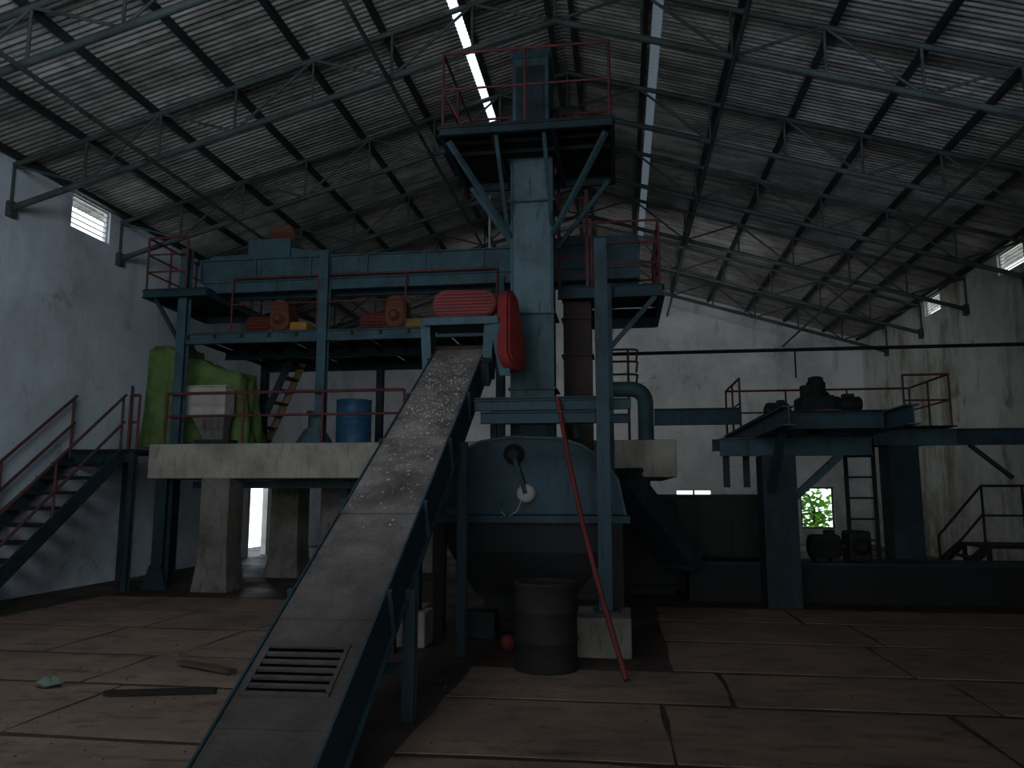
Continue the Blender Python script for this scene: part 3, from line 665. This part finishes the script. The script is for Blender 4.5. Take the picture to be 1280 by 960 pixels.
sw = thing('switch_box', (XL, q.y, q.z-.15), 'small pale switch box with conduit on the left wall under the landing', 'switch box')
MB().box(XL, XL+.12, q.y-.12, q.y+.12, q.z-.14, q.z+.14).build('box', 'pale', sw, bev=.01)
MB().tube((XL+.04, q.y-.03, 0.02), (XL+.04, q.y-.03, q.z-.13), .025).build('conduit', 'bluedark', sw)
MB().tube((XL+.04, q.y+.05, q.z+.13), (XL+.04, q.y+.05, 3.6), .02).build('conduit', 'bluedark', sw)
# machine wrapped in tarpaulin
def drape(mb, x0, x1, ytop, Y0, Y1, seed, slope, ex):
    rnd = random.Random(seed); xa, xb = X(x0, 500, Y0), X(x1, 500, Y0); zt = Z((x0+x1)/2, ytop, Y0); k = 80; rings = []
    xm, ym = (xa+xb)/2, (Y0+Y1)/2; ph = [rnd.uniform(0, 6) for _ in range(6)]
    for j in range(19):
        t = j/18; z = sz1+.01+(zt-sz1)*min(1, t*1.12); e = 1.12-.22*t if t < .89 else .92-.62*((t-.89)/.11)
        rg = []
        for i in range(k):
            a = 2*pi*i/k; ca, sa_ = math.cos(a), math.sin(a); sq = 1/(abs(ca)**ex+abs(sa_)**ex)**(1/ex)
            w_ = (1-t*.75)
            fold = 1+(.07*math.sin(7*a+ph[0]+t*3.5)+.045*math.sin(15*a+ph[1]-t*5)+.022*math.sin(31*a+ph[3]+t*9))*w_
            x_ = (xb-xa)/2*ca*sq*e*fold
            rg.append(V((xm+x_, ym+(Y1-Y0)/2*sa_*sq*e*fold, z+((.06*math.sin(2*a+ph[2])+.04*math.sin(5*a+ph[4])-slope*x_)*t if 0 < j else 0))))
        rings.append(rg)
    return mb.loft(rings)
b = MB(); drape(b, 177, 228, 433, 13.1, 13.95, 3, .05, 6); drape(b, 204, 300, 456, 13.22, 14.2, 5, .26, 5)
b.build('covered_machine', 'tarp', None, 'machine draped in green tarpaulin behind the leftmost blue post', 'covered machine')
cb = R(234, 283, 484, 519, 12.75)
hb = thing('feed_box', ((cb[0]+cb[1])/2, 12.75, sz1), 'cream sheet metal feed box over a small hopper on the slab', 'feed box')
MB().box(cb[0], cb[1], 12.7, 13.05, cb[2], cb[3]).build('box', 'cream', hb, bev=.015)
MB().box(cb[0]-.02, cb[1]+.02, 12.68, 13.07, cb[3], cb[3]+.025).build('lid', 'cream', hb)
hx = (cb[0]+cb[1])/2+.12
MB().loft([[V((cb[0]+.1+o_, y, cb[2])) for o_, y in ((0, 12.73), (cb[1]-cb[0]-.12, 12.73), (cb[1]-cb[0]-.12, 13.02), (0, 13.02))],
           [V((hx-.16, 12.78, sz1+.12)), V((hx+.2, 12.78, sz1+.12)), V((hx+.2, 12.98, sz1+.12)), V((hx-.16, 12.98, sz1+.12))]], False).build('hopper', 'concretedark', hb)
MB().box(hx-.3, hx+.35, 12.72, 13.05, sz1, sz1+.12).build('base', 'bluedark', hb)
bd = R(419, 461, 500, 549, 12.9); c0 = V(((bd[0]+bd[1])/2, 13.0, sz1)); r = (bd[1]-bd[0])/2
d2 = thing('blue_drum', c0, 'bright blue steel drum standing on the slab near the conveyor', 'drum')
MB().lathe([(r, 0), (r+.01, .02), (r, .04), (r, .22), (r+.012, .24), (r, .26), (r, .46), (r+.012, .48), (r, .5), (r, bd[3]-sz1-.03), (r+.012, bd[3]-sz1), (r-.02, bd[3]-sz1), (r-.03, bd[3]-sz1-.03), (.01, bd[3]-sz1-.03)], c0, k=32).build('body', 'cyan', d2)
MB().lathe([(.04, 0), (.04, .02)], c0+V((.1, -.1, bd[3]-sz1-.03)), k=12).build('bung', 'black', d2)
cn = P(393, 552, 13.9); cn.z = sz1
dm = thing('grey_hopper', cn, 'grey blue cone topped hopper left of the bright blue drum', 'hopper')
MB().lathe([(.36, 0), (.36, .1), (.2, .36), (.16, .4)], cn, k=28).build('cone', 'bluelight', dm)
MB().lathe([(.13, 0), (.13, .28), (.16, .29), (.16, .32)], cn+V((0, 0, .4)), k=20).build('neck', 'blue', dm)
ia, ib_ = P(312, 548, 14.5), P(352, 462, 14.5); ia.z = sz1
ws = thing('inner_stair', ia, 'narrow steep dark stair with one timber side rising from the slab to the middle deck', 'stairs')
for dy, mm in ((0, 'bluedark'), (.6, 'wood2')): MB().bar(ia+V((0, dy, .03)), ib_+V((.25, dy, .35)), .04, .14).build('stringer', mm, ws)
for i in range(1, 8):
    q = ia+(ib_+V((.25, 0, .35))-ia)*(i/8); MB().box(q.x-.1, q.x+.1, q.y+.02, q.y+.58, q.z-.015, q.z+.015).build('tread', 'wood', ws)

# ------------------------------------------------------------------ right of the column
e0 = P(808, 556, 12.5); e0.z = sz1
ed = thing('elbow_duct', e0, 'blue round elbow duct standing on the right end of the slab', 'duct')
zz = Z(808, 480, 12.5)-.1; pts = [e0, e0+V((0, 0, zz-sz1-.2))]
for i in range(1, 7):
    a = pi/2*i/6; pts.append(V((e0.x-.22*(1-math.cos(a)), 12.5, zz-.2+.22*math.sin(a))))
pts.append(pts[-1]+V((-.3, 0, 0)))
MB().bend(pts, .125).build('duct', 'blue', ed)
MB().lathe([(.17, 0), (.17, .03)], e0).build('flange', 'blue', ed)
rr = thing('round_rail', P(775, 500, 13.4), 'dark red rounded railing behind the blue column', 'railing')
for k, hz in enumerate((437, 452, 468)):
    zc = Z(775, hz, 13.4); xa, xb = X(752, hz, 13.4), X(797, hz, 13.4)
    pts = [V((xa, 13.4, zc)), V((xb-.15, 13.4, zc))]+[V((xb-.15+.15*math.sin(a), 13.55-.15*math.cos(a), zc)) for a in (pi/6, pi/3, pi/2)]+[V((xb, 14.6, zc))]
    MB().path(pts, .02).build('rail', 'railbrown', rr)
for xx in (X(758, 500, 13.4), X(786, 500, 13.4)): MB().tube((xx, 13.4, sz1), (xx, 13.4, Z(775, 437, 13.4)), .022).build('post', 'railbrown', rr)
c0, c1 = P(775, 598, 10.7), P(856, 700, 11.7)
b = MB(); b.bar(c0, c1, .5, .3); b.bar(c0+(c1-c0)*.0, c0+(c1-c0)*.03, .58, .38); b.bar(c0+(c1-c0)*.97, c1, .58, .38); b.build('slanting_chute', 'bluedark', None, 'dark blue slanting chute falling right from the tank', 'chute')
q0, q1 = X(772, 650, 12.6), X(846, 650, 12.6)
ub = thing('under_slab_casing', ((q0+q1)/2, 13, 0), 'dark machine casing under the right end of the concrete slab', 'machine casing')
MB().box(q0, q1, 12.6, 13.15, 0.15, 1.45).build('casing', 'black', ub, bev=.02)
MB().box(q0+.1, q1-.1, 12.58, 12.6, .35, 1.2).build('access_panel', 'black', ub)
MB().box(q0+.05, q1-.05, 12.65, 13.1, 0, .15).build('plinth', 'black', ub)
# right machine platform, running back in depth
rz = 2.62; ry0, ry1, rym = 9.45, 14.7, 12.9
ra, rb, rc = X(978, 508, ry0), X(1150, 512, ry0), 5.25
bm_ = Z(860, 520, 12.5)
MB().ib((e0.x+.14, 12.62, bm_), (ra-.01, 12.62, bm_), .16, .26, .016).build('steel_beam', 'bluemid', None, 'blue steel beam joining the elbow duct to the right machine platform', 'beam')
rp = thing('machine_platform', ((ra+rb)/2, 12.0, 0), 'blue machine platform of long beams on two thick columns at right', 'platform')
MB().box(ra, rb, 10.3, ry1, rz, rz+.02).build('deck', 'black', rp)
MB().box(rb, rc, rym, ry1, rz, rz+.02).build('deck', 'black', rp)
for xx in (ra+.07, rb-.07): MB().ib((xx, ry0, rz-.12), (xx, ry1, rz-.12), .14, .24, .018).build('long_beam', 'blue', rp)
MB().ib(((ra+rb)/2, 10.3, rz-.12), ((ra+rb)/2, ry1, rz-.12), .1, .2, .016).build('long_beam', 'bluedark', rp)
for yy in (10.25, 11.6): MB().ib((ra+.15, yy, rz-.12), (rb-.15, yy, rz-.12), .1, .2, .016).build('cross_beam', 'bluemid', rp)
MB().ib((rb, rym+.35, rz-.14), (rc+.1, rym+.35, rz-.14), .16, .26, .02).build('cross_beam', 'blue', rp)
MB().ib((ra-.05, ry1-.06, rz-.12), (rc, ry1-.06, rz-.12), .1, .2, .016).build('cross_beam', 'bluedark', rp)
MB().ib((rc-.06, rym+.45, rz-.12), (rc-.06, ry1-.1, rz-.12), .1, .2, .016).build('long_beam', 'bluemid', rp)
ca = R(957, 1000, 600, 755, 11.4)
MB().box(ca[0], ca[1], 11.4, 11.9, 0, rz-.5).build('column', 'bluedark', rp)
MB().ib((ca[0]-.55, 11.6, rz-.37), (rb+.1, 11.6, rz-.37), .16, .26, .018).build('cross_beam', 'blue', rp)
cbp = R(1116, 1154, 560, 720, 13.0)
MB().box(cbp[0], cbp[1], 13.0, 13.5, 0, rz-.28).build('column', 'bluedark', rp)
MB().bar((ca[1], 11.6, rz-1.1), (ca[1]+.65, 11.6, rz-.5), .1).build('brace', 'blue', rp)
MB().bar((ca[0]+.1, 11.4, rz-1.0), (ca[0]+.1, 10.4, rz-.24), .1).build('brace', 'bluemid', rp)
for xx in (ra-.3, ra+.0): MB().ib((xx, 12.3, rz-.95), (xx, 12.3, rz-.24), .09, .09, .012, (0,1,0)).build('hanger', 'bluedark', rp)
MB().ib((ra-.5, 12.3, rz-.3), (ca[0], 12.3, rz-.3), .12, .18).build('stub_beam', 'bluemid', rp)
rail(rp, [(ra+.05, ry1-.05, rz+.02), (rc-.06, ry1-.05, rz+.02), (rc-.06, rym+.05, rz+.02), (rc-.75, rym+.05, rz+.02)], .82, 'railred', 1.0, .018, (.5,))
rail(rp, [(ra+.05, 13.0, rz+.02), (ra+.05, ry1-.05, rz+.02)], .82, 'railred', 1.0, .018, (.5,))
# machines on it
mx = X(1032, 500, 12.2); mz = rz+.02
gm = thing('gear_drive', (mx, 12.2, mz), 'dark gear drive on a frame in the middle of the right platform', 'machine')
b = MB(); b.box(mx-.55, mx+.6, 11.9, 12.0, mz, mz+.12); b.box(mx-.55, mx+.6, 12.5, 12.6, mz, mz+.12); b.box(mx-.55, mx-.43, 11.9, 12.6, mz, mz+.12); b.box(mx+.48, mx+.6, 11.9, 12.6, mz, mz+.12); b.build('bed_frame', 'bluedark', gm)
MB().box(mx-.40, mx+.08, 11.95, 12.55, mz+.12, mz+.4).build('gearbox', 'black', gm, bev=.03)
MB().lathe([(.18, 0), (.19, .05), (.14, .09), (.14, .22), (.11, .25), (.11, .30), (.06, .32)], (mx-.12, 12.25, mz+.4), k=24).build('upright_motor', 'black', gm)
MB().box(mx-.34, mx-.22, 12.15, 12.35, mz+.4, mz+.58).build('terminal_box', 'black', gm)
MB().lathe([(.11, 0), (.13, .02), (.13, .1), (.11, .12)], (mx+.10, 12.25, mz+.28), (1,0,0)).build('coupling', 'black', gm)
MB().lathe([(.09, 0), (.12, .03), (.12, .28), (.08, .31)], (mx+.22, 12.25, mz+.28), (1,0,0)).build('side_motor', 'black', gm)
MB().box(mx+.3, mx+.46, 12.34, 12.48, mz+.12, mz+.46).build('control_box', 'black', gm)
MB().box(mx-.3, mx+.05, 11.6, 11.85, mz, mz+.15).build('junction_box', 'rust', gm)
motor('electric_motor', (X(970, 500, 11.6), 11.5, mz), .4, .11, .15, 'black', 'black', 'dark motor at the left end of the right machine platform')
motor('electric_motor', (X(1112, 505, 13.6), 13.9, mz), .36, .09, 0, 'bluedark', 'bluedark', 'small blue motor at the right end of the right machine platform')
lx = X(1078, 640, 12.95)
ladder('upright_ladder', (lx, 12.95, 0), (lx, 12.95, rz-.0), .42, (1,0,0), 'black', 'black upright ladder below the right machine platform', sw=.06)
zbr = rz-.14
wb = thing('wall_beam', (XR-.01, 13.25, zbr), 'dark steel beam from the thick right column to the right wall', 'beam')
MB().ib((rc+.11, 13.25, zbr), (XR-.01, 13.25, zbr), .16, .26, .02).build('beam', 'bluemid', wb)
MB().bar((rc+.3, 13.25, zbr-.13), (rc+.9, 13.25, zbr-.66), .06).build('brace', 'bluedark', wb)
# overhead pipe
zq = Z(1000, 437, 15.0); op = thing('overhead_pipe', (4, 15, zq), 'thin dark horizontal pipe running to the right wall above the machine platform', 'pipe')
MB().tube((X(757, 438, 15), 15, zq), (XR-.01, 15, zq), .035).build('pipe', 'black', op)
MB().tube((X(994, 450, 15), 15, zq), (X(994, 450, 15), 15, Z(994, 472, 15)), .016).build('dropper', 'black', op)
MB().tube((X(757, 438, 15)+.03, 15, sz1), (X(757, 438, 15)+.03, 15, zq), .03).build('support', 'black', op)
# low trough along the floor
tr0, tr1 = X(862, 730, 12.0), XR-.05; tz = Z(1000, 706, 12.0)
lt = thing('floor_trough', ((tr0+tr1)/2, 12.4, 0), 'long low dark trough conveyor lying along the floor at right', 'conveyor')
MB().box(tr0, tr1, 12.0, 12.75, .0, tz).build('trough', 'black', lt)
MB().box(tr0-.03, tr1, 11.95, 12.8, tz, tz+.03).build('lid', 'bluedark', lt)
motor('electric_motor', (X(1034, 690, 12.3), 12.38, tz+.03), .55, .18, 0, 'black', 'black', 'large dark motor sitting on the floor trough under the right platform')
gxx = X(1073, 690, 12.3); tg = thing('trough_gearbox', (gxx, 12.38, tz+.03), 'dark gearbox beside the large dark motor on the floor trough', 'gearbox')
MB().box(gxx-.16, gxx+.16, 12.15, 12.6, tz+.03, tz+.48).build('housing', 'black', tg, bev=.04)
MB().lathe([(.13, 0), (.13, .05), (.06, .06), (.06, .1)], (gxx, 12.15, tz+.26), (0,-1,0)).build('end_cap', 'black', tg)
# dark bin behind it
bb = R(790, 960, 622, 700, 13.3)
bn = thing('dark_bin', ((bb[0]+bb[1])/2, 13.9, 0), 'large long dark green bin behind the floor trough', 'bin')
MB().box(bb[0], bb[1], 13.3, 14.6, .0, bb[3]).build('body', 'darkgreen', bn)
MB().box(bb[0]-.05, bb[1]+.05, 13.25, 14.65, bb[3], bb[3]+.05).build('rim', 'darkgreen', bn)
for i in range(5): MB().box(bb[0]+(bb[1]-bb[0])*i/4-.03, bb[0]+(bb[1]-bb[0])*i/4+.03, 13.25, 13.3, 0, bb[3]).build('rib', 'darkgreen', bn)
# steps by the right wall
zs2 = .75; s0 = X(1228, 660, 13.6)
ss = thing('steel_steps', (s0, 13.9, 0), 'small dark steel steps and railed landing by the right wall', 'steps')
MB().box(s0, XR-.05, 13.5, 14.5, zs2-.05, zs2).build('landing', 'black', ss)
for xx in (s0+.05, XR-.12):
    for yy in (13.55, 14.45): MB().bar((xx, yy, 0), (xx, yy, zs2-.05), .06).build('leg', 'black', ss)
for yy in (13.52, 14.48): MB().bar((s0, yy, zs2-.05), (s0-.75, yy, .02), .04, .14).build('stringer', 'black', ss)
for i in range(1, 4): MB().box(s0-.75*i/4-.1, s0-.75*i/4+.1, 13.54, 14.46, zs2*(1-i/4)-.02, zs2*(1-i/4)).build('tread', 'black', ss)
rail(ss, [(s0, 13.53, zs2), (XR-.08, 13.53, zs2)], .95, 'black', .55, .02)
for hh in (.95, .5): MB().tube((s0, 13.53, zs2+hh), (s0-.7, 13.53, hh-.05), .02).build('handrail', 'black', ss)
MB().tube((s0-.7, 13.53, .0), (s0-.7, 13.53, .92), .02).build('post', 'black', ss)

# ------------------------------------------------------------------ floor sheets and litter
rnd = random.Random(11)
rows = [(3.55, 4.85, 'nearest row'), (4.88, 6.2, 'second row from the camera'), (6.23, 7.3, 'third row from the camera'), (7.34, 8.75, 'fourth row from the camera'), (8.78, 10.1, 'fifth row from the camera'), (10.13, 11.3, 'farthest row')]
for ri, (ya, yb, rl) in enumerate(rows):
    for sd in (1, -1):
        x = {1: -1.42 if ri < 3 else .42, -1: -2.42 if ri < 3 else -2.75}[sd]
        lim = 7.5 if sd > 0 else (-8.9 if ri < 4 else -8.0)
        cnt = 0
        while (lim-x)*sd > .8 and cnt < 8:
            wdt = rnd.uniform(1.4, 2.3); x2 = x+sd*wdt
            if (lim-x2)*sd < .5: x2 = lim
            a, c = min(x, x2), max(x, x2); j = lambda s_: rnd.uniform(-s_, s_)
            pts = []
            for (ua, va), (ub_, vb) in ((((a, ya), (c, ya))), (((c, ya), (c, yb))), (((c, yb), (a, yb))), (((a, yb), (a, ya)))):
                for t in (0, .33, .67): pts.append((ua+(ub_-ua)*t, va+(vb-va)*t))
            mxx, myy = (a+c)/2, (ya+yb)/2; sh_ = j(.03)
            pts = [(mxx+(u-mxx)*.98+j(.02), myy+(v-myy)*.965+(u-mxx)*sh_*.6+j(.018)) for u, v in pts]; n_ = len(pts)
            vs = [V((u, v, .0005)) for u, v in pts]+[V((u, v, .003+rnd.uniform(0, .004))) for u, v in pts]+[V((mxx+j(.2), myy+j(.1), .006))]
            fs = [tuple(range(n_))[::-1]]+[(i, (i+1) % n_, (i+1) % n_+n_, i+n_) for i in range(n_)]+[(i+n_, (i+1) % n_+n_, 2*n_) for i in range(n_)]
            cnt += 1
            if -1.15 < mxx/myy < .95:
                MB().add(vs, fs).build('floor_sheet', 'sheet', None, 'rusty floor sheet %s of the conveyor, %s, %s outward' % ('right' if sd > 0 else 'left', rl, ordn[cnt-1]), 'floor sheet', 'rusty floor sheets')
            x = x2
b = MB()
for i in range(900):
    y = rnd.uniform(4.3, 11.5); x = rnd.uniform(-1.0, .75)*y
    if -2.5 < x < -1.3 and y < 6.2: continue
    if -2.8 < x < .5 and y > 7.2: continue
    if x < -8.0 or x > 7.2: continue
    r = rnd.uniform(.005, .018); g = rnd.uniform(0, 6)
    b.add([(x+r*math.cos(g), y+r*math.sin(g), .007), (x+r*math.cos(g+2), y+r*math.sin(g+2), .007), (x+r*math.cos(g+4.2), y+r*math.sin(g+4.2), .007), (x, y, .007+r*.6)], [(0,1,2), (0,1,3), (1,2,3), (2,0,3)])
b.build('floor_crumbs', 'chip', None, 'dry brown crumbs and chips littering the floor sheets', 'crumbs', kind='stuff')
a, c = PZ(226, 833), PZ(290, 845)
MB().bar(a+V((0,0,.04)), c+V((0,0,.04)), .09, .03).build('loose_plank', 'wood', None, 'loose brown plank on the floor left of the conveyor', 'plank')
a, c = PZ(130, 872), PZ(270, 868)
MB().bar(a+V((0,0,.035)), c+V((0,0,.035)), .05, .035).build('loose_batten', 'darkbrown', None, 'thin dark batten lying on the floor left of the conveyor foot', 'batten')
q = PZ(60, 860); b = MB(); rg = []
for j, (r_, z) in enumerate(((.10, .03), (.115, .045), (.07, .07), (.03, .08))): rg.append([q+V((r_*math.cos(2*pi*i/14)*(1+.3*math.sin(3*i+j)), r_*.7*math.sin(2*pi*i/14), z+.012*math.sin(5*i+j))) for i in range(14)])
b.loft(rg, False).build('plastic_litter', 'litter', None, 'crumpled pale green plastic bag on the floor at left', 'litter')
# greenery outside the back window
b = MB(); rnd = random.Random(2); c0 = V(((h6[0]+h6[1])/2+.3, YB+1.9, 0))
b.path([c0, c0+V((.05, 0, 1.0)), c0+V((-.1, .1, 1.5))], .04)
sh = thing('shrub', c0, 'green leafy shrub outside the back window', 'shrub'); b.build('stem', 'wood', sh)
b = MB()
for i in range(520):
    q = c0+V((rnd.gauss(0, .55), rnd.gauss(0, .3), .15+abs(rnd.gauss(.75, .45)))); d = V((rnd.uniform(-1, 1), rnd.uniform(-1, 1), rnd.uniform(-.6, .6))).normalized(); e = d.cross(V((rnd.random(), rnd.random(), 1))).normalized()*.08
    b.add([q, q+d*.12+e, q+d*.27, q+d*.12-e], [(0,1,2,3)])
b.build('foliage', 'leaf', sh)

# ------------------------------------------------------------------ light
wd = bpy.data.worlds.new('sky'); SC.world = wd; wd.use_nodes = True; n = wd.node_tree.nodes; l = wd.node_tree.links
bgn = n['Background']; tc = n.new('ShaderNodeTexCoord'); sx = n.new('ShaderNodeSeparateXYZ'); l.new(tc.outputs['Generated'], sx.inputs[0])
mr = n.new('ShaderNodeMapRange'); mr.inputs[1].default_value = -.1; mr.inputs[2].default_value = .7; l.new(sx.outputs['Z'], mr.inputs[0])
mxn = n.new('ShaderNodeMix'); mxn.data_type = 'RGBA'; mxn.inputs[6].default_value = (.88, .95, .98, 1); mxn.inputs[7].default_value = (.68, .84, 1, 1)
l.new(mr.outputs[0], mxn.inputs[0]); l.new(mxn.outputs[2], bgn.inputs[0]); bgn.inputs[1].default_value = 2.3
def area(name, loc, target, sx_, sy_, pw, col):
    la = bpy.data.lights.new(name, 'AREA'); la.shape = 'RECTANGLE'; la.size = sx_; la.size_y = sy_; la.energy = pw; la.color = col
    o = bpy.data.objects.new(name, la); C.objects.link(o); o.location = loc
    o.rotation_euler = (V(target)-V(loc)).to_track_quat('-Z', 'Y').to_euler(); return o
area('doorway_light', (-.6, -3.7, 3.2), (-.4, 12, 6.5), 6.2, 3, 98, (.88, .95, 1))
area('back_wall_fill', (-.5, 17.5, 5.9), (.5, 25.5, 2.2), 7, 1.2, 78, (.95, .98, 1))  # added fill with no fixture, brightens the back wall
area('left_wall_fill', (-3.5, 2.2, 5.2), (-9.2, 12.5, 5.6), 3, 1.6, 145, (.78, .89, 1))  # added out-of-view fill, brightens the left wall and roof edge
sp = bpy.data.lights.new('right_roof_fill', 'SPOT'); sp.energy = 1300; sp.color = (.62, .75, 1); sp.spot_size = math.radians(24); sp.spot_blend = 1; sp.shadow_soft_size = .5  # added out-of-view spot, gives the right roof slope a bluish sheen
so = bpy.data.objects.new('right_roof_fill', sp); C.objects.link(so); so.location = (3.5, -1, 4.0); so.rotation_euler = (V((3.7, 14, 7.6))-so.location).to_track_quat('-Z', 'Y').to_euler()
SC.view_settings.view_transform = 'Standard'
